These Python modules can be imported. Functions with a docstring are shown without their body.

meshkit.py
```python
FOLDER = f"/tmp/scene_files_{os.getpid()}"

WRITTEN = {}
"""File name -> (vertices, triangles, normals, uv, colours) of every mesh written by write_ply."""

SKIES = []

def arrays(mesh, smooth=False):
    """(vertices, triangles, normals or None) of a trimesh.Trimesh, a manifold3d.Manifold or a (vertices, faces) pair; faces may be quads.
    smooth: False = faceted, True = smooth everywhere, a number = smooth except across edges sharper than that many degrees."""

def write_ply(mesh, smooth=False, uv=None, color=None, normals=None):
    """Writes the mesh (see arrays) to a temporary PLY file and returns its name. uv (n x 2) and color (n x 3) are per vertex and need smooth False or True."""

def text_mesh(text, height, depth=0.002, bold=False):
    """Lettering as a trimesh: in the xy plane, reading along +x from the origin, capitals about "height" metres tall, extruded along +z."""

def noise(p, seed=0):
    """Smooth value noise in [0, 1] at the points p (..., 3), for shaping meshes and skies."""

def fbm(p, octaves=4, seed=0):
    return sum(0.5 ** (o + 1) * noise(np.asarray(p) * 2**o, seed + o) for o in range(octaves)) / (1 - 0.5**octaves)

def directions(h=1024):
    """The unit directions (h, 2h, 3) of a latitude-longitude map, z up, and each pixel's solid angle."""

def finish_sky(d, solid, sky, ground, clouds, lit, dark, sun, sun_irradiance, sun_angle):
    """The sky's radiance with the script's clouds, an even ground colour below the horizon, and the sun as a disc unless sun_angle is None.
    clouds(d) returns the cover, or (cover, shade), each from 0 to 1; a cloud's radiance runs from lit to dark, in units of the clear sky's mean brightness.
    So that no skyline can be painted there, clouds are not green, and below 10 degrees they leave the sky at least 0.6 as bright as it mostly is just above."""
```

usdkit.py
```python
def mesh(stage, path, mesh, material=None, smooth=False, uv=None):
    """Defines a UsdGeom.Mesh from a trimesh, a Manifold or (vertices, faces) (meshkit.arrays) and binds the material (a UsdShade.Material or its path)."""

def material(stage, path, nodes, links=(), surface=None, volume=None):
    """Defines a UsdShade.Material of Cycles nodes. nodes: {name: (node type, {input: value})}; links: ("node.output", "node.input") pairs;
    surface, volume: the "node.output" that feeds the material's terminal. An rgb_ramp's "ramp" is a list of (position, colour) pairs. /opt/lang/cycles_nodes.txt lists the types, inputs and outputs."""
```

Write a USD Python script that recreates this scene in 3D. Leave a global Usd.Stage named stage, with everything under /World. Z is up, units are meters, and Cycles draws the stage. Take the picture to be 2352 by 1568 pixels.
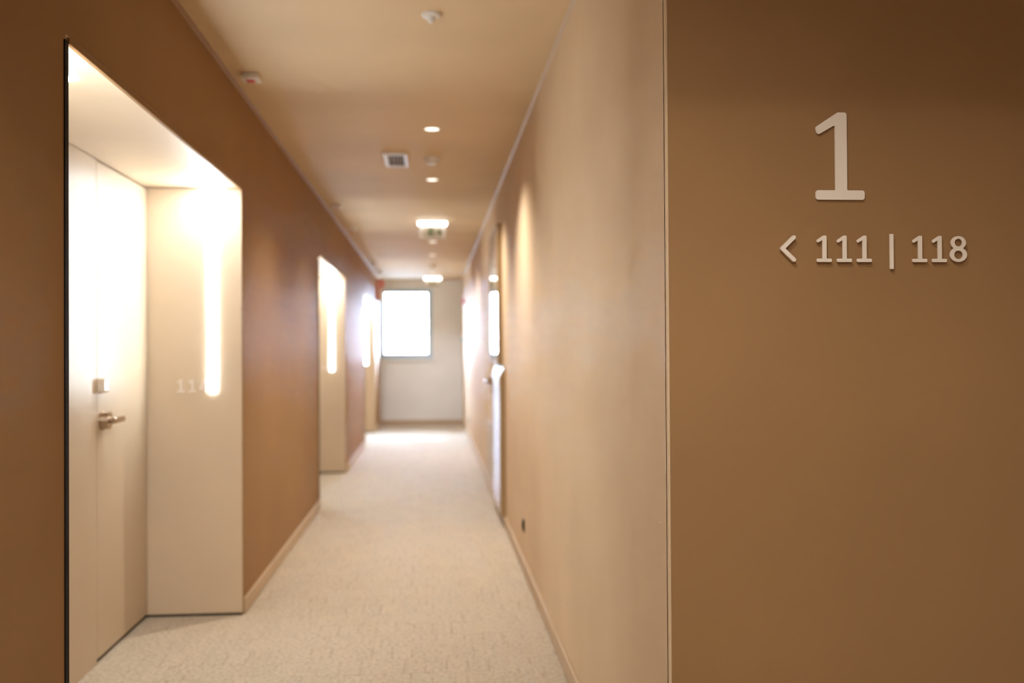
import math
import numpy as np
import trimesh
import usdkit
from shapely.geometry import Polygon, LineString, Point, box as sbox
from shapely.ops import unary_union
from shapely import affinity
from pxr import Usd, UsdGeom, UsdLux, UsdShade, Gf, Sdf

stage = Usd.Stage.CreateInMemory()
UsdGeom.SetStageUpAxis(stage, UsdGeom.Tokens.z)
UsdGeom.SetStageMetersPerUnit(stage, 1.0)
world = UsdGeom.Xform.Define(stage, '/World')
stage.SetDefaultPrim(world.GetPrim())

# ------------------------------------------------------------------ camera, sky, exposure
YAW, PITCH, ROLL, EYE = 0.0791936, 0.0102632, -0.0058444, 1.35
EXPOSURE = 0.0
cam = UsdGeom.Camera.Define(stage, '/World/camera')
cam.CreateFocalLengthAttr(35.0)
cam.CreateHorizontalApertureAttr(36.0)
cam.CreateVerticalApertureAttr(24.0)
cam.CreateFStopAttr(2.0)
cam.CreateFocusDistanceAttr(2.45)
cam.CreateClippingRangeAttr(Gf.Vec2f(0.05, 1000))
cam.CreateExposureAttr(EXPOSURE)
fw = np.array([math.sin(YAW) * math.cos(PITCH), math.cos(YAW) * math.cos(PITCH), math.sin(PITCH)])
r0 = np.array([math.cos(YAW), -math.sin(YAW), 0.0])
u0 = np.cross(r0, fw)
rt = math.cos(ROLL) * r0 + math.sin(ROLL) * u0
up = -math.sin(ROLL) * r0 + math.cos(ROLL) * u0
cam.AddTransformOp().Set(Gf.Matrix4d(*rt, 0, *up, 0, *(-fw), 0, 0, 0, EYE, 1))

SKY = 46.0
LED = 98.0                      # radiance of the strip lights' diffusers
LED_COLOR = (1.0, 1.10, 1.15)
SPOT = 6300.0                   # ceiling spots
LED0 = 170.0                     # the niche behind the viewer
SPOT0 = 29000.0                  # unseen spot added behind the beam, for the shadow band
SPOT1 = 19000.0  # unseen spot added to throw the letter shadows
EXIT = 9.0
SPOT_COLOR = (1.0, 0.94, 0.82)

dome = UsdLux.DomeLight.Define(stage, '/World/sky')
dome.CreateIntensityAttr(SKY)
dome.CreateColorAttr(Gf.Vec3f(0.66, 0.87, 1.20))

# ------------------------------------------------------------------ materials
LOOKS = '/World/Looks'
UsdGeom.Scope.Define(stage, LOOKS)


def paint(name, color, rough=0.4, spec=0.5, vary=0.05, bump=0.02, scale=60.0, metallic=0.0):
    c = np.array(color)
    return usdkit.material(stage, f'{LOOKS}/{name}', {
        'g': ('geometry', {}),
        'n': ('noise_texture', {'scale': 1.7, 'detail': 4}),
        'r': ('rgb_ramp', {'ramp': [(0.3, tuple(c * (1 - vary))), (0.7, tuple(np.minimum(c * (1 + vary), 1)))]}),
        'f': ('noise_texture', {'scale': scale, 'detail': 3}),
        'b': ('bump', {'strength': bump, 'distance': 0.01}),
        'p': ('principled_bsdf', {'roughness': rough, 'specular_ior_level': spec, 'metallic': metallic})},
        [('g.position', 'n.vector'), ('g.position', 'f.vector'), ('n.fac', 'r.fac'), ('r.color', 'p.base_color'),
         ('f.fac', 'b.height'), ('b.normal', 'p.normal')], surface='p.BSDF')


def plain(name, color, rough=0.4, metallic=0.0, spec=0.5):
    return usdkit.material(stage, f'{LOOKS}/{name}', {
        'g': ('geometry', {}),
        'n': ('noise_texture', {'scale': 90.0, 'detail': 2}),
        'm': ('map_range', {'from_min': 0.0, 'from_max': 1.0, 'to_min': rough * 0.85, 'to_max': rough * 1.15}),
        'p': ('principled_bsdf', {'base_color': color, 'metallic': metallic, 'specular_ior_level': spec})},
        [('g.position', 'n.vector'), ('n.fac', 'm.value'), ('m.result', 'p.roughness')], surface='p.BSDF')


def glow(name, color, strength):
    return usdkit.material(stage, f'{LOOKS}/{name}', {'e': ('emission', {'color': color, 'strength': strength})}, surface='e.emission')


M = {}
M['shaded_brown'] = paint('shaded_brown_wall_paint', (0.325, 0.185, 0.085), rough=0.65, spec=0.08)  # brown kept darker than beige: dim light and grading put into the colour
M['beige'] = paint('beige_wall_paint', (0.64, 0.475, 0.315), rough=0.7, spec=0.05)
M['ceiling'] = paint('ceiling_paint', (0.70, 0.535, 0.345), rough=0.6, spec=0.15)
M['panel'] = paint('niche_panel_laminate', (0.66, 0.52, 0.37), rough=0.45, spec=0.35, bump=0.01)
M['door'] = paint('door_laminate', (0.55, 0.43, 0.30), rough=0.42, spec=0.28, bump=0.008)
M['endwall'] = paint('off_white_wall_paint', (0.82, 0.81, 0.80), rough=0.6, spec=0.25)
M['paving'] = paint('outdoor_paving', (0.45, 0.45, 0.44), rough=0.9, spec=0.2, scale=3.0)
M['shaded_trim'] = paint('shaded_brown_trim_paint', (0.325, 0.185, 0.085), rough=0.5, spec=0.15)  # same darkened brown, dimness included in the colour
M['base'] = paint('baseboard_paint', (0.52, 0.38, 0.25), rough=0.5, spec=0.2)
M['dark'] = plain('dark_gap_seal', (0.012, 0.008, 0.006), rough=0.7, spec=0.2)
M['white'] = plain('white_plastic', (0.80, 0.76, 0.72), rough=0.3)
M['letter'] = plain('cream_lettering', (0.86, 0.76, 0.67), rough=0.4)
M['chrome'] = plain('satin_steel', (0.50, 0.40, 0.31), rough=0.13, metallic=1.0)
M['reader'] = plain('beige_reader_plastic', (0.62, 0.50, 0.38), rough=0.22)
M['winframe'] = plain('daylight_tinted_metal', (0.46, 0.60, 0.72), rough=0.4)  # frame metal with the blue tint of daylight put into its colour
M['sill'] = plain('white_sill', (0.78, 0.78, 0.78), rough=0.4)
M['red'] = plain('red_plastic', (0.55, 0.006, 0.008), rough=0.3)
M['blue'] = plain('pale_blue_plastic', (0.30, 0.52, 0.62), rough=0.35)
M['green'] = plain('green_print', (0.03, 0.085, 0.018), rough=0.5)
M['plate'] = plain('exit_plate', (0.55, 0.47, 0.35), rough=0.4)
M['bronze'] = plain('brown_cabinet_side', (0.36, 0.24, 0.12), rough=0.45)
M['gloss'] = plain('glossy_cabinet_glass', (0.34, 0.25, 0.16), rough=0.03, spec=0.6)
M['slat'] = plain('glossy_slat_paint', (0.52, 0.42, 0.31), rough=0.5, spec=0.15)
M['led'] = glow('led_diffuser', LED_COLOR, LED)
M['led0'] = glow('led_diffuser_lobby', LED_COLOR, LED0)
M['spotlens'] = glow('spot_lens', (1.0, 0.9, 0.78), 2.6)
M['exitglow'] = glow('exit_luminaire_diffuser', (1.0, 0.98, 0.95), EXIT)
M['carpet'] = usdkit.material(stage, f'{LOOKS}/woven_carpet', {
    'g': ('geometry', {}),
    'mp': ('mapping', {'scale': (1.0, 1.0, 1.0)}),
    'n': ('noise_texture', {'scale': 55.0, 'detail': 5, 'roughness': 0.7}),
    'nb': ('noise_texture', {'scale': 1.3, 'detail': 2}),
    'w': ('noise_texture', {'scale': 7.0, 'detail': 2}),
    'wm': ('mix_vector', {'fac': 0.012}),
    'br': ('brick_texture', {'scale': 1.0, 'brick_width': 0.09, 'row_height': 0.19, 'mortar_size': 0.004, 'mortar_smooth': 0.6, 'offset': 0.37, 'bias': 0.0,
                             'color1': (0.0, 0.0, 0.0), 'color2': (1.0, 1.0, 1.0), 'mortar': (0.5, 0.5, 0.5)}),
    'r': ('rgb_ramp', {'ramp': [(0.30, (0.30, 0.235, 0.165)), (0.5, (0.47, 0.385, 0.29)), (0.72, (0.57, 0.48, 0.375))]}),
    'pat': ('mix_color', {'blend_type': 'multiply', 'fac': 0.05}),
    'inv': ('math', {'math_type': 'multiply', 'value2': 1.0}),
    'ln': ('noise_texture', {'scale': 5.0, 'detail': 1}),
    'lr': ('map_range', {'from_min': 0.45, 'from_max': 0.62, 'to_min': 0.0, 'to_max': 0.55, 'clamp': True}),
    'lm': ('math', {'math_type': 'multiply'}),
    'dk': ('mix_color', {'blend_type': 'multiply', 'b': (0.62, 0.52, 0.40)}),
    'b': ('bump', {'strength': 0.35, 'distance': 0.004}),
    'p': ('principled_bsdf', {'roughness': 0.85, 'specular_ior_level': 0.25})},
    [('g.position', 'n.vector'), ('g.position', 'w.vector'), ('g.position', 'wm.a'), ('w.color', 'wm.b'), ('wm.result', 'br.vector'),
     ('g.position', 'ln.vector'), ('ln.fac', 'lr.value'), ('lr.result', 'lm.value1'), ('br.fac', 'lm.value2'),
     ('n.fac', 'r.fac'), ('r.color', 'pat.a'), ('br.color', 'pat.b'), ('pat.result', 'dk.a'), ('lm.value', 'dk.fac'), ('dk.result', 'p.base_color'),
     ('n.fac', 'b.height'), ('b.normal', 'p.normal')], surface='p.BSDF')
M['glass'] = usdkit.material(stage, f'{LOOKS}/window_glass', {
    't': ('transparent_bsdf', {'color': (0.96, 0.98, 0.98)}), 'gl': ('glossy_bsdf', {'roughness': 0.02, 'color': (0.9, 0.9, 0.9)}),
    'f': ('fresnel', {'IOR': 1.45}), 'm': ('mix_closure', {})},
    [('f.fac', 'm.fac'), ('t.BSDF', 'm.closure1'), ('gl.BSDF', 'm.closure2')], surface='m.closure')

# ------------------------------------------------------------------ helpers
used = {}


def numbered(parent, name):
    k = used.get((parent, name), -1) + 1
    used[(parent, name)] = k
    return f'{parent}/{name}' if k == 0 else f'{parent}/{name}_{k:03d}'


def tag(prim, label=None, category=None, group=None, kind=None):
    for k, v in (('label', label), ('category', category), ('group', group), ('kind', kind)):
        if v:
            prim.SetCustomDataByKey(k, v)
    return prim


def thing(name, label=None, category=None, loc=(0, 0, 0), group=None, kind=None, exact=False):
    path = numbered('/World', name)
    x = UsdGeom.Xform.Define(stage, path)
    x.AddTranslateOp().Set(Gf.Vec3d(*loc))
    return tag(x.GetPrim(), label, category, group, kind)


def obj(name, mesh, mat, parent=None, smooth=False, label=None, category=None, group=None, kind=None):
    """mesh is in world coordinates for a top-level object; in the thing's own frame for a part."""
    pp = '/World' if parent is None else str(parent.GetPath())
    m = usdkit.mesh(stage, numbered(pp, name), mesh, M[mat], smooth=smooth)
    return tag(m.GetPrim(), label, category, group, kind)


def cat(*ms):
    return trimesh.util.concatenate(list(ms))


def bx(x0, x1, y0, y1, z0, z1, c=0.0):
    """box, with all edges chamfered by c"""
    if c <= 0:
        m = trimesh.creation.box((x1 - x0, y1 - y0, z1 - z0))
        m.apply_translation(((x0 + x1) / 2, (y0 + y1) / 2, (z0 + z1) / 2))
        return m
    P = []
    for sx, ex in ((x0, 1), (x1, -1)):
        for sy, ey in ((y0, 1), (y1, -1)):
            for sz, ez in ((z0, 1), (z1, -1)):
                P += [(sx, sy + ey * c, sz + ez * c), (sx + ex * c, sy, sz + ez * c), (sx + ex * c, sy + ey * c, sz)]
    return trimesh.convex.convex_hull(np.array(P))


def rbox(x0, x1, y0, y1, z0, z1, r):
    """box with round edges: the hull of eight balls"""
    b = trimesh.creation.icosphere(2, r).vertices
    return trimesh.convex.convex_hull(np.vstack([b + np.array((x, y, z)) for x in (x0 + r, x1 - r) for y in (y0 + r, y1 - r) for z in (z0 + r, z1 - r)]))


def cyl(p, q, r, n=32, r2=None):
    """cylinder or cone frustum between two points"""
    p, q = np.array(p, float), np.array(q, float)
    h = np.linalg.norm(q - p)
    a = np.linspace(0, 2 * np.pi, n, endpoint=False)
    r2 = r if r2 is None else r2
    ring = np.concatenate([np.stack([r * np.cos(a), r * np.sin(a), 0 * a], 1), np.stack([r2 * np.cos(a), r2 * np.sin(a), 0 * a + h], 1)])
    m = trimesh.convex.convex_hull(ring)
    m.apply_transform(trimesh.geometry.align_vectors([0, 0, 1], (q - p) / h))
    m.apply_translation(p)
    return m


def lathe(profile, loc=(0, 0, 0), n=40, flip=False):
    """profile: (radius, z) pairs, revolved about the z axis"""
    m = trimesh.creation.revolve(np.array(profile, float), sections=n)
    trimesh.repair.fix_normals(m)
    m.apply_translation(loc)
    return m


def extrude(poly, depth):
    ps = getattr(poly, 'geoms', [poly])
    return cat(*[trimesh.creation.extrude_polygon(p, depth, engine='earcut') for p in ps])


AX_YZ = np.array([[0, 0, 1, 0], [1, 0, 0, 0], [0, 1, 0, 0], [0, 0, 0, 1.0]])      # polygon (y, z) extruded along +x
AX_XZ = np.array([[1, 0, 0, 0], [0, 0, -1, 0], [0, 1, 0, 0], [0, 0, 0, 1.0]])     # polygon (x, z) extruded along -y


def wall_yz(poly, x, depth):
    m = extrude(poly, depth)
    m.apply_transform(AX_YZ)
    m.apply_translation((x, 0, 0))
    return m


def wall_xz(poly, y, depth):
    m = extrude(poly, depth)
    m.apply_transform(AX_XZ)
    m.apply_translation((0, y, 0))
    return m


# ------------------------------------------------------------------ dimensions (metres)
XL, XR, H = -0.9875, 0.5545, 2.7086          # corridor walls, ceiling height
YE = 18.75                                   # far end wall
YS = 2.33                                    # wall with the floor number
YB = -4.6                                    # back of the lobby behind the camera
XLOB = 3.4
NICHES = [(-3.19, -0.72), (2.785, 5.25), (8.74, 11.33), (14.50, 17.06)]
XD = -1.465                                  # front of the doors
ZS, ZLIP = 2.207, 2.193                      # soffit of the niches, lower edge of their surround
XS = -1.134                                  # strip lights

# ------------------------------------------------------------------ the room
obj('floor', bx(-1.7, XLOB + 0.2, YB - 0.2, YE + 0.2, -0.12, 0.0), 'carpet', kind='structure')
obj('ceiling', bx(XL - 0.02, XLOB + 0.2, YB - 0.2, YE + 0.2, H, H + 0.15), 'ceiling', kind='structure')
lw = sbox(YB, 0, YE + 0.2, H)
for a, b in NICHES:
    lw = lw.difference(sbox(a - 0.013, -0.1, b + 0.013, ZS + 0.012))
obj('wall_left', wall_yz(lw, XL - 0.12, 0.12), 'shaded_brown', kind='structure')
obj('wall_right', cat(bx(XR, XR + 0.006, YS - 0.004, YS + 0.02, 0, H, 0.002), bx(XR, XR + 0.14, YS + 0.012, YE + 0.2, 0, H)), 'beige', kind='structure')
obj('wall_front', bx(XR + 0.006, XLOB, YS, YS + 0.012, 0, H), 'shaded_brown', kind='structure')
obj('wall_lobby', bx(XLOB, XLOB + 0.14, YB, YS + 0.14, 0, H), 'shaded_brown', kind='structure')
obj('wall_rear', bx(XL - 0.12, XLOB + 0.14, YB - 0.14, YB, 0, H), 'shaded_brown', kind='structure')
WX0, WX1, WZ0, WZ1 = -0.982, -0.014, 1.232, 2.541
ew = sbox(XL - 0.12, 0, XR + 0.14, H).difference(sbox(WX0, WZ0, WX1, WZ1))
obj('wall_back', wall_xz(ew, YE + 0.16, 0.16), 'endwall', kind='structure')

obj('ground', bx(-300, 300, YE + 0.6, 600, -3.7, -3.5), 'paving', kind='structure')

# baseboards
def baseboard(x0, x1, y0, y1):
    return bx(x0, x1, y0, y1, 0.004, 0.082, 0.003)


lb, last = [], YB
for a, b in NICHES + [(YE, YE)]:
    lb.append(baseboard(XL, XL + 0.013, last, a - 0.014) if a < YE else baseboard(XL, XL + 0.013, last, YE))
    last = b + 0.014
obj('baseboard_left', cat(*lb), 'base', kind='structure')
obj('baseboard_right', baseboard(XR - 0.013, XR, YS - 0.004, YE), 'base', kind='structure')
obj('baseboard_back', bx(XL + 0.013, XR - 0.013, YE - 0.013, YE, 0.004, 0.082, 0.003), 'base', kind='structure')
obj('baseboard_front', bx(XR + 0.006, XLOB, YS - 0.013, YS, 0.004, 0.082, 0.003), 'base', kind='structure')


def cove(x, s, y0, y1, r=0.016):
    """small sloping bead in the corner between wall and ceiling"""
    p = Polygon([(x, H), (x + s * r, H), (x + s * r * 0.9, H - 0.003), (x + s * 0.003, H - r * 0.9), (x, H - r)])
    m = extrude(p, y1 - y0)
    m.apply_transform(AX_XZ)
    m.apply_translation((0, y1, 0))
    return m


obj('trim_1', cove(XL, 1, YB, YE), 'shaded_trim', kind='structure')
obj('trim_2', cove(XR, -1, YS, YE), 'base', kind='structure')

# unseen added beam; cuts the light of the spot behind it into a shadow band
obj('added_beam_3', bx(XL, XLOB, 0.28, 0.40, 2.505, H), 'ceiling', kind='structure')

# window in the end wall
w = thing('window_1', kind='structure', loc=((WX0 + WX1) / 2, YE, WZ0))
wx, wh = (WX1 - WX0) / 2, WZ1 - WZ0
fr = sbox(-wx, 0, wx, wh).difference(sbox(-wx + 0.07, 0.085, wx - 0.075, wh - 0.07))
obj('window_frame', wall_xz(fr, 0.075, 0.07), 'winframe', w)
sash = sbox(-wx + 0.06, 0.075, wx - 0.065, wh - 0.06).difference(sbox(-wx + 0.085, 0.10, wx - 0.09, wh - 0.085))
obj('window_seal', wall_xz(sash, 0.06, 0.03), 'winframe', w)
obj('pane', bx(-wx + 0.06, wx - 0.06, 0.042, 0.048, 0.06, wh - 0.05), 'glass', w)
obj('sill', bx(-wx, wx + 0.055, -0.03, 0.02, -0.045, -0.001, 0.004), 'sill', w)

# ------------------------------------------------------------------ door niches, doors and strip lights
def glyph(ch):
    """digits of unit height as outlines with softly rounded strokes; returns polygon with its left edge at x = 0"""
    if ch == '1':
        p = unary_union([Polygon([(.231, .05), (.37, .05), (.37, 1), (.262, 1), (.0, .828), (.022, .735), (.231, .855)]), sbox(0, 0, .575, .108)])
        p = p.buffer(-.03, join_style=2).buffer(.03, join_style=1)
        return p.union(p.buffer(.012).buffer(-.012))
    if ch == '8':
        o = unary_union([affinity.scale(Point(.345, .28).buffer(1, 24), .345, .285), affinity.scale(Point(.345, .745).buffer(1, 24), .305, .26)])
        o = o.buffer(.03).buffer(-.03)
        i = unary_union([affinity.scale(Point(.345, .275).buffer(1, 24), .175, .165), affinity.scale(Point(.345, .752).buffer(1, 24), .155, .15)])
        return o.difference(i)
    if ch == '4':
        p = LineString([(.54, .27), (.07, .27), (.36, .92), (.42, .92)]).buffer(.075, join_style=1)
        return p.union(LineString([(.42, .07), (.42, .92)]).buffer(.075))
    if ch == '6':
        o = affinity.scale(Point(.33, .31).buffer(1, 24), .33, .31).difference(affinity.scale(Point(.33, .31).buffer(1, 24), .18, .17))
        tail = LineString([(.08, .33), (.12, .62), (.27, .85), (.50, .93)]).buffer(.075)
        return o.union(tail)
    if ch == '<':
        return LineString([(.53, .93), (.08, .5), (.53, .07)]).buffer(.078, join_style=1, cap_style=1)
    if ch == '|':
        return sbox(0, -.28, .15, 1.08).buffer(-.02).buffer(.02)


def glyph_mesh(ch, x, z, h, y, depth, standoff=0.0, bold=0.0):
    g = affinity.translate(affinity.scale(glyph(ch).buffer(bold), h, h, origin=(0, 0)), x, z)
    m = wall_xz(g, y - standoff, depth)
    if standoff:
        u, v = {'1': (.30, .5), '8': (.345, .52), '|': (.075, .4), '<': (.305, .715), '4': (.42, .5), '6': (.08, .33)}[ch]
        m = cat(m, cyl((x + u * h, y, z + v * h), (x + u * h, y - standoff - 0.001, z + v * h), 0.0015, 10))      # fixing pin behind the letter
    return m


def led_strip(y_end, s, label, mat='led'):
    """L-shaped light: a vertical run on the niche's end panel and a run along its soffit. s = direction from the end panel into the niche."""
    t = thing('strip_light', label, 'light', (XS, y_end, 1.149), 'strip lights in the door niches')
    hw = 0.0185
    zt = ZS - 1.149
    v = sbox(-hw, 0, hw, zt - 0.012).buffer(-0.008).buffer(0.008)
    m = extrude(v, 0.004)
    m.apply_transform(AX_XZ if s < 0 else AX_XZ)
    if s > 0:
        m.apply_translation((0, 0.004, 0))
    obj('vertical_diffuser', m, mat, t)
    hz = sbox(-hw, 0, hw, 0.41).buffer(-0.008).buffer(0.008)
    hz = affinity.scale(hz, 1, s, origin=(0, 0))
    m2 = extrude(hz, 0.004)
    m2.apply_translation((0, s * 0.008, zt - 0.0045))
    obj('soffit_diffuser', m2, mat, t)
    return t


def lever_set(parent, y, z, s=1, x=0.0, steel='chrome'):
    """rose, neck and lever on a door face that looks along s * x; lever runs towards +y"""
    obj('rose', cat(cyl((x, y, z), (x + s * 0.010, y, z), 0.043, 44), cyl((x + s * 0.010, y, z), (x + s * 0.036, y, z), 0.041, 44, 0.039), cyl((x + s * 0.036, y, z), (x + s * 0.052, y, z), 0.013, 24)), steel, parent, smooth=40)
    obj('lever', cat(bx(x + s * 0.056 - 0.009, x + s * 0.056 + 0.009, y - 0.013, y + 0.125, z - 0.013, z + 0.013, 0.004)), steel, parent, smooth=40)


def niche(i, a, b, number):
    d = thing(f'door_{i}', kind='structure', loc=(XD, b, 0))
    L, Wn = b - a, XL - XD                       # length, depth
    split = 0.771                                # width of the door leaf, at the far end of the niche
    leaf = obj('door_leaf', bx(-0.045, 0, -split + 0.003, -0.006, 0.019, ZS - 0.010, 0.0015), 'door', d)
    obj('side_panel', bx(-0.03, 0, -L + 0.002, -split - 0.002, 0.0, ZS - 0.004, 0.001), 'door', d)
    obj('back_panel', bx(-0.075, -0.05, -L - 0.05, 0.05, 0, ZS + 0.06), 'dark', d)
    obj('backing', cat(bx(-0.075, Wn - 0.008, 0.026, 0.05, 0, ZS + 0.06), bx(-0.075, Wn - 0.008, -L - 0.05, -L - 0.026, 0, ZS + 0.06), bx(-0.075, Wn - 0.008, -L - 0.05, 0.05, ZS + 0.03, ZS + 0.06)), 'dark', d)
    obj('reveal_panel', bx(-0.05, Wn + 0.001, 0.0, 0.024, 0.012, ZS - 0.004, 0.0015), 'panel', d)
    obj('reveal_panel', bx(-0.05, Wn + 0.001, -L - 0.024, -L, 0.012, ZS - 0.004, 0.0015), 'panel', d)
    obj('soffit_panel', bx(-0.05, Wn - 0.001, -L - 0.024, 0.024, ZS, ZS + 0.02), 'panel', d)
    obj('plinth', cat(bx(-0.045, Wn - 0.006, 0.002, 0.02, 0, 0.012), bx(-0.045, Wn - 0.006, -L - 0.02, -L - 0.002, 0, 0.012), bx(-0.04, -0.012, -split, 0, 0, 0.016)), 'dark', d)
    # thin surround on the corridor face
    fr = bx(Wn - 0.006, Wn + 0.008, -L - 0.002, 0.012, ZLIP, ZS + 0.004, 0.0015)
    st = bx(Wn + 0.0005, Wn + 0.003, 0.001, 0.012, 0.004, ZLIP, 0.0005)
    obj('surround', cat(fr, st), 'shaded_brown', d)
    obj('edge_seal', bx(Wn - 0.004, Wn + 0.004, -L - 0.026, -L - 0.001, 0.004, ZLIP + 0.006), 'dark', d)
    # furniture on the leaf
    y = -split + 0.066
    lever_set(leaf, y, 1.056)
    obj('card_reader', rbox(-0.012, 0.030, y - 0.056, y + 0.012, 1.179, 1.243, 0.011), 'reader', leaf, smooth=50)
    return d


where = {1: 'nearest', 2: 'second', 3: 'farthest'}
for i, (a, b) in enumerate(NICHES):
    if i == 0:
        continue
    niche(i, a, b, None)
for i, (a, b) in enumerate(NICHES):
    if i == 0:
        led_strip(b, -1, 'white vertical strip light at the far end of the door niche behind the viewer', 'led0')
        led_strip(a, 1, 'white vertical strip light at the near end of the door niche behind the viewer', 'led0')
        continue
    led_strip(b, -1, ['', 'tall glowing white strip light beside the number 114 in the nearest door niche',
                      'glowing white strip light on the end panel of the second door niche',
                      'glowing white strip light in the farthest door niche, left of the window'][i])
    led_strip(a, 1, ['', 'white strip light tip on the nearest niche ceiling, beside the dark edge at left',
                     'strip light turned away at the near end of the second niche', 'strip light turned away at the near end of the farthest niche'][i])

# a plain niche behind the viewer, so that its lamps have something to sit in
a, b = NICHES[0]
d = thing('door_4', kind='structure', loc=(XD, b, 0))
Wn = XL - XD
obj('door_leaf', bx(-0.045, 0, a - b, 0, 0, ZS), 'door', d)
obj('reveal_panel', bx(-0.05, Wn + 0.001, 0.0, 0.024, 0, ZS), 'panel', d)
obj('reveal_panel', bx(-0.05, Wn + 0.001, a - b - 0.024, a - b, 0, ZS), 'panel', d)
obj('soffit_panel', bx(-0.05, Wn - 0.001, a - b - 0.024, 0.024, ZS, ZS + 0.02), 'panel', d)
obj('surround', bx(Wn - 0.006, Wn + 0.008, a - b, 0.0, ZLIP, ZS + 0.004), 'shaded_brown', d)

# door numbers on the end panels
for i, txt, lab in ((1, '114', 'raised cream number 114 beside the strip light in the nearest door niche'),
                    (2, '116', 'faint raised cream number 116 beside the strip light in the second door niche')):
    b = NICHES[i][1]
    t = thing('door_number', lab, 'number', (-1.312, b, 1.153), 'door numbers')
    x = 0.0
    for ch in txt:
        obj('digit', glyph_mesh(ch, x, 0, 0.062, 0, 0.006, 0.003, bold=0.02), 'letter', t)
        x += 0.0565

# ------------------------------------------------------------------ lettering on the dark wall
zp, kx, kz = 1.711, 1 / 3449.0, 1 / 3538.0
sx = lambda px: 0.9185 + (px - 565) * kx
t = obj('floor_number', glyph_mesh('1', sx(565), zp, 0.2105, YS, 0.005, 0.003), 'letter', label='large raised cream number 1 on the dark brown wall at right', category='number')
t = thing('room_sign', 'small raised lettering < 111 | 118 under the large number 1', 'sign', (0, YS, 0))
zb = zp - (1419 - 890) * kz
hh = (1419 - 1199) * kz
for px in (565, 737, 907, 1385, 1555):
    obj('digit', glyph_mesh('1', sx(px), zb, hh, 0, 0.004, 0.008, bold=0.012), 'letter', t)
obj('digit', glyph_mesh('8', sx(1708), zb, hh, 0, 0.004, 0.008), 'letter', t)
obj('bar', glyph_mesh('|', sx(1188), zb, hh, 0, 0.004, 0.008), 'letter', t)
obj('arrow', glyph_mesh('<', sx(253), zb, hh * 1.0, 0, 0.009, 0.006), 'letter', t)

# ------------------------------------------------------------------ ceiling fittings
def spot(y, label, x=0.0, power=SPOT, cone=64, soft=1.0, color=SPOT_COLOR, radius=0.025):
    t = thing('ceiling_spot', label, 'light', (x, y, H), 'round ceiling spots')
    obj('trim_ring', lathe([(0.043, -0.0005), (0.049, -0.0005), (0.050, -0.002), (0.046, -0.005), (0.043, -0.0045), (0.043, -0.0005)]), 'white', t, smooth=40)
    obj('lens', cyl((0, 0, -0.0035), (0, 0, -0.0005), 0.043, 40), 'spotlens', t)
    s = UsdLux.SphereLight.Define(stage, str(t.GetPath()) + '/beam')
    s.CreateRadiusAttr(radius)
    s.CreateIntensityAttr(power)
    s.CreateColorAttr(Gf.Vec3f(*color))
    s.AddTranslateOp().Set(Gf.Vec3d(0, 0, -0.045))
    sh = UsdLux.ShapingAPI.Apply(s.GetPrim())
    sh.CreateShapingConeAngleAttr(cone)
    sh.CreateShapingConeSoftnessAttr(soft)


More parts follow.
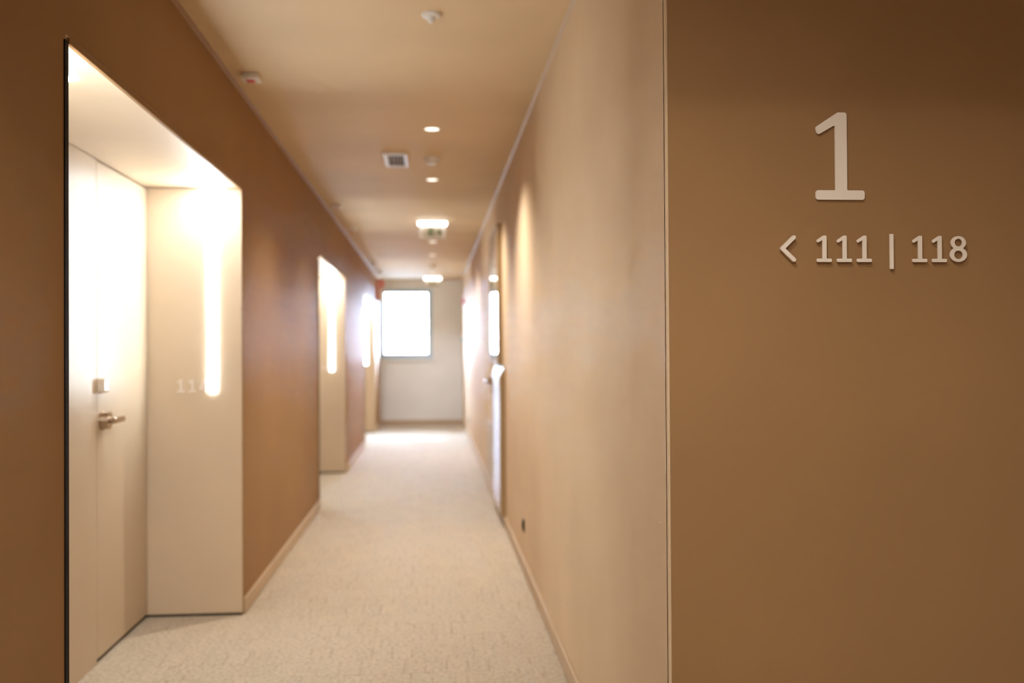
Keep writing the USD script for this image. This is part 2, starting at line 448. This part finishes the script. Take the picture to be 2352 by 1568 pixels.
spot(6.06, 'nearest round white ceiling spot, in front of the grille and detector')
spot(7.84, 'second round white ceiling spot, just beyond the grille and detector')
spot(12.25, 'third round ceiling spot, beyond the first green exit sign')
spot(13.95, 'fourth round ceiling spot, before the beige detector near the window')
spot(17.3, 'added last ceiling spot, brightening the window wall end', power=0.75 * SPOT, color=(0.92, 1.0, 1.12))  # added lamp, lifts the end wall and the floor before it
spot(1.15, 'added ceiling spot nearest the raised lettering, out of view', x=0.15, power=SPOT1, cone=78, soft=1.0, radius=0.01)
spot(-0.30, 'added ceiling spot above the viewer, behind the added beam', x=-0.05, power=SPOT0, cone=82, soft=0.4, radius=0.01)

t = thing('motion_sensor', 'white round motion sensor with domed lens at the top of the picture', 'sensor', (0, 4.0, H))
obj('base', lathe([(0.0, 0), (0.040, 0), (0.0405, -0.006), (0.038, -0.011), (0.030, -0.015), (0.0, -0.015)]), 'white', t, smooth=35)
obj('lens', lathe([(0.0, -0.014), (0.0155, -0.014), (0.0160, -0.022), (0.0135, -0.031), (0.008, -0.037), (0.0, -0.039)]), 'white', t, smooth=50)

def smoke(y, label, mat='white', s=1.0):
    t = thing('smoke_detector', label, 'detector', (0.0, y, H), 'smoke detectors')
    obj('base', lathe([(0.0, 0), (0.054 * s, 0), (0.054 * s, -0.016), (0.050 * s, -0.020), (0.0, -0.020)]), mat, t, smooth=35)
    obj('head', lathe([(0.0, -0.020), (0.047 * s, -0.020), (0.044 * s, -0.034), (0.034 * s, -0.046), (0.0, -0.050)]), mat, t, smooth=35)
    obj('indicator', cyl((-0.042 * s, -0.01, -0.022), (-0.049 * s, -0.012, -0.026), 0.006, 12), mat, t)


smoke(6.97, 'white round smoke detector between the two nearest ceiling spots, right of the grille')
smoke(15.5, 'beige round smoke detector on the bright ceiling near the window', 'reader')

t = thing('ceiling_grille', 'small white ceiling grille with dark slots, left of the smoke detector', 'vent', (-0.252, 7.01, H))
gw, gl = 0.083, 0.232
obj('back_plate', bx(-gw + 0.01, gw - 0.01, -gl + 0.01, gl - 0.01, -0.003, 0.0), 'dark', t)
for x0, x1, y0, y1 in ((-gw, -gw + 0.030, -gl, gl), (gw - 0.026, gw, -gl, gl), (-gw + 0.03, gw - 0.026, -gl, -gl + 0.03), (-gw + 0.03, gw - 0.026, gl - 0.03, gl)):
    obj('frame_bar', bx(x0, x1, y0, y1, -0.020, 0, 0.004), 'white', t)
for k in range(5):
    x = -gw + 0.030 + (k + 0.75) * (2 * gw - 0.056) / 5.5
    m = bx(-0.0025, 0.0025, -gl + 0.03, gl - 0.03, -0.016, -0.002, 0.001)
    m.apply_transform(trimesh.transformations.rotation_matrix(0.35, [0, 1, 0], [0, 0, -0.009]))
    m.apply_translation((x, 0, 0))
    obj('slat', m, 'bronze', t)

for y, x, lab in ((4.92, -0.878, 'small white square fire alarm light with a red lens, above the nearest door'),
                  (9.2, -0.872, 'small alarm light on the ceiling edge, before the second door niche\'s middle'),
                  (10.88, -0.872, 'small alarm light on the ceiling edge left of the first exit sign'),
                  (15.17, -0.882, 'tiny alarm light on the ceiling edge, third from the nearest exit sign'),
                  (16.9, -0.89, 'tiny alarm light on the ceiling edge, closest to the window')):
    t = thing('alarm_light', lab, 'alarm', (x, y, H), 'door alarm lights along the left ceiling edge')
    obj('housing', trimesh.convex.convex_hull(np.vstack([bx(-0.036, 0.036, -0.036, 0.036, -0.006, 0.0, 0.002).vertices, bx(-0.045, 0.045, -0.045, 0.045, -0.034, -0.024, 0.005).vertices])), 'white', t)
    obj('red_lens', bx(-0.020, 0.020, -0.026, 0.020, -0.0375, -0.026, 0.003), 'red', t, label='red lens')


def exit_sign(y, label, s=1.0):
    t = thing('exit_sign', label, 'exit sign', (0, y, H), 'exit signs hanging from the ceiling')
    obj('housing', bx(-0.150, 0.150, -0.035, 0.035, -0.020, 0.0, 0.003), 'white', t)
    obj('diffuser', bx(-0.147, 0.147, -0.038, 0.038, -0.052, -0.020, 0.006), 'exitglow', t)
    obj('carrier_plate', bx(-0.132, 0.132, -0.003, 0.004, -0.188, -0.050, 0.0015), 'white', t)
    obj('plate', bx(-0.104, 0.104, -0.0045, -0.002, -0.180, -0.068, 0.0005), 'plate', t)
    # pictogram: doorway, running figure, arrow (flat print a hair proud of the plate)
    def prnt(name, g, mat):
        obj(name, wall_xz(g, -0.0044, 0.0012), mat, t)
    z0 = -0.176
    door = sbox(-0.045, z0 + 0.008, 0.012, z0 + 0.100).difference(sbox(-0.033, z0 + 0.008, 0.0, z0 + 0.088))
    prnt('doorway', door, 'green')
    man = unary_union([Point(-0.012, z0 + 0.076).buffer(0.008), LineString([(-0.014, z0 + 0.066), (-0.020, z0 + 0.042)]).buffer(0.006),
                       LineString([(-0.020, z0 + 0.042), (-0.010, z0 + 0.028), (-0.014, z0 + 0.010)]).buffer(0.004),
                       LineString([(-0.020, z0 + 0.042), (-0.028, z0 + 0.026), (-0.044, z0 + 0.020)]).buffer(0.004),
                       LineString([(-0.015, z0 + 0.064), (-0.002, z0 + 0.054), (0.008, z0 + 0.060)]).buffer(0.0035),
                       LineString([(-0.015, z0 + 0.064), (-0.028, z0 + 0.056), (-0.034, z0 + 0.044)]).buffer(0.0035)])
    prnt('running_figure', man, 'green')
    arrow = unary_union([LineString([(0.030, z0 + 0.052), (0.082, z0 + 0.052)]).buffer(0.007, cap_style=2),
                         LineString([(0.062, z0 + 0.082), (0.094, z0 + 0.052), (0.062, z0 + 0.022)]).buffer(0.007, cap_style=2, join_style=2)])
    prnt('arrow', arrow, 'green')
    return t


exit_sign(10.27, 'glowing white exit light with a green running figure plate, nearer of the two')
exit_sign(17.9, 'glowing white exit light above the right edge of the window')

# ------------------------------------------------------------------ on the right wall
# glass-fronted shallow cabinet
t = thing('wall_cabinet', 'shallow wall cabinet with a glossy glass front mirroring the window, above the slatted cover', 'cabinet', (XR, 7.93, 1.25))
D, Ly, Lz = 0.040, 1.02, 1.125
obj('body', bx(-D + 0.008, 0, 0, Ly, 0, Lz, 0.003), 'bronze', t)
obj('glass_front', bx(-D, -D + 0.007, 0.012, Ly - 0.012, 0.012, Lz - 0.012, 0.001), 'gloss', t, label='glossy glass front')
for y0, y1, z0, z1 in ((0, 0.012, 0, Lz), (Ly - 0.012, Ly, 0, Lz), (0.012, Ly - 0.012, 0, 0.012), (0.012, Ly - 0.012, Lz - 0.012, Lz)):
    obj('frame_bar', bx(-D - 0.003, -D + 0.008, y0, y1, z0, z1, 0.001), 'bronze', t)
# slatted cover
t = thing('slatted_cover', 'tall slatted wall cover with a sloping top, standing by the baseboard on the right wall', 'vent cover', (XR, 7.66, 0.085))
D, Ly, Lz = 0.044, 1.0, 1.150
side = Polygon([(0, 0), (-D, 0), (-D, Lz - 0.075), (-0.010, Lz), (0, Lz)])
for y in (0.012, Ly):
    m = extrude(side, 0.012)
    m.apply_transform(AX_XZ)
    m.apply_translation((0, y, 0))
    obj('side_cheek', m, 'bronze', t)
p = Polygon([(-D, Lz - 0.075), (-0.010, Lz), (-0.010, Lz - 0.006), (-D + 0.004, Lz - 0.080)])
m = extrude(p, Ly - 0.024)
m.apply_transform(AX_XZ)
m.apply_translation((0, Ly - 0.012, 0))
obj('sloping_top', m, 'slat', t)
obj('back_plate', bx(-0.012, 0, 0.012, Ly - 0.012, 0.0, Lz - 0.08), 'slat', t)
obj('bottom_rail', bx(-D, -0.012, 0.012, Ly - 0.012, 0.0, 0.03, 0.002), 'slat', t)
n = 49
for k in range(n):
    z = 0.034 + k * (Lz - 0.075 - 0.036) / n
    a = np.linspace(-1.2, 1.2, 7)
    pf = [(-D + 0.016 - 0.014 * math.cos(v), z + 0.0098 + 0.0104 * math.sin(v)) for v in a] + [(-0.012, z + 0.016), (-0.012, z + 0.004)]
    m = extrude(Polygon(pf), Ly - 0.024)
    m.apply_transform(AX_XZ)
    m.apply_translation((0, Ly - 0.012, 0))
    obj('slat', m, 'slat', t, smooth=40)

# service door further on
d = thing('door_5', kind='structure', loc=(XR, 9.22, 0))
leaf = obj('door_leaf', bx(-0.004, 0.02, 0.05, 0.97, 0.012, 2.19, 0.001), 'beige', d)
obj('door_frame', cat(bx(-0.009, 0.01, 0.0, 0.046, 0.0, 2.24, 0.002), bx(-0.009, 0.01, 0.974, 1.02, 0.0, 2.24, 0.002), bx(-0.009, 0.01, 0.046, 0.974, 2.194, 2.24, 0.002)), 'beige', d)
lever_set(leaf, 0.14, 1.07, s=-1, x=-0.004)
obj('key_plate', cat(cyl((-0.004, 0.14, 0.985), (-0.012, 0.14, 0.985), 0.026, 28), bx(-0.0135, -0.011, 0.137, 0.143, 0.977, 0.993)), 'chrome', leaf, smooth=40)
obj('kick_plate', bx(-0.007, -0.003, 0.06, 0.96, 0.03, 0.66, 0.0008), 'slat', d)

# socket
t = thing('wall_socket', 'black round wall socket low on the right wall, nearest the viewer', 'socket', (XR, 6.12, 0.281))
obj('cover_plate', bx(-0.008, 0, -0.036, 0.036, -0.038, 0.038, 0.003), 'dark', t)
obj('socket_well', lathe([(0.020, 0), (0.026, 0), (0.026, 0.004), (0.022, 0.006), (0.020, 0.002)]).apply_transform(trimesh.geometry.align_vectors([0, 0, 1], [-1, 0, 0])).apply_translation((-0.007, 0, 0)), 'dark', t, smooth=40)
t = thing('wall_socket', 'small dark wall socket low on the right wall near the end of the corridor', 'socket', (XR, 15.24, 0.299))
obj('cover_plate', bx(-0.008, 0, -0.036, 0.036, -0.038, 0.038, 0.003), 'dark', t)

# alarm beacon, round blue button and switches near the window
t = thing('alarm_beacon', 'red alarm beacon on the right wall near the far end', 'alarm', (XR, 16.9, 2.205))
obj('base', cyl((0, 0, 0), (-0.022, 0, 0), 0.052, 32), 'white', t, smooth=40)
obj('lens', lathe([(0.0, 0.075), (0.022, 0.072), (0.040, 0.055), (0.046, 0.02), (0.0, 0.02)]).apply_transform(trimesh.geometry.align_vectors([0, 0, 1], [-1, 0, 0])), 'red', t, smooth=40, label='red lens')
t = thing('wall_button', 'pale blue round wall button below the red beacon', 'button', (XR, 18.2, 1.572))
obj('base', cyl((0, 0, 0), (-0.03, 0, 0), 0.048, 32), 'blue', t, smooth=40)
obj('cap', cyl((-0.03, 0, 0), (-0.05, 0, 0), 0.030, 28, 0.026), 'blue', t, smooth=40)
for z, lab in ((2.05, 'small white wall switch box just under the red beacon'), (1.08, 'small white wall switch below the pale blue button')):
    t = thing('wall_switch', lab, 'switch', (XR, 18.3, z), 'white switches by the far end')
    obj('box', bx(-0.035, 0, -0.04, 0.04, -0.04, 0.04, 0.004), 'white', t)
    obj('rocker', bx(-0.041, -0.034, -0.022, 0.022, -0.028, 0.028, 0.003), 'white', t)

# flag sign by the window, at right angles to the left wall
t = thing('fire_sign', 'red and white fire safety sign standing out from the left wall beside the window', 'sign', (XL, 17.45, 2.235))
obj('plate', bx(0.0, 0.140, -0.003, 0.003, 0.0, 0.375, 0.001), 'white', t)
obj('red_field', wall_xz(sbox(0.008, 0.235, 0.132, 0.367).difference(sbox(0.034, 0.262, 0.090, 0.335)), -0.003, 0.0012), 'red', t)
obj('red_field', wall_xz(sbox(0.008, 0.010, 0.048, 0.225), -0.003, 0.0012), 'red', t)
obj('bracket', bx(0.0, 0.012, -0.008, 0.008, 0.05, 0.32, 0.002), 'white', t)
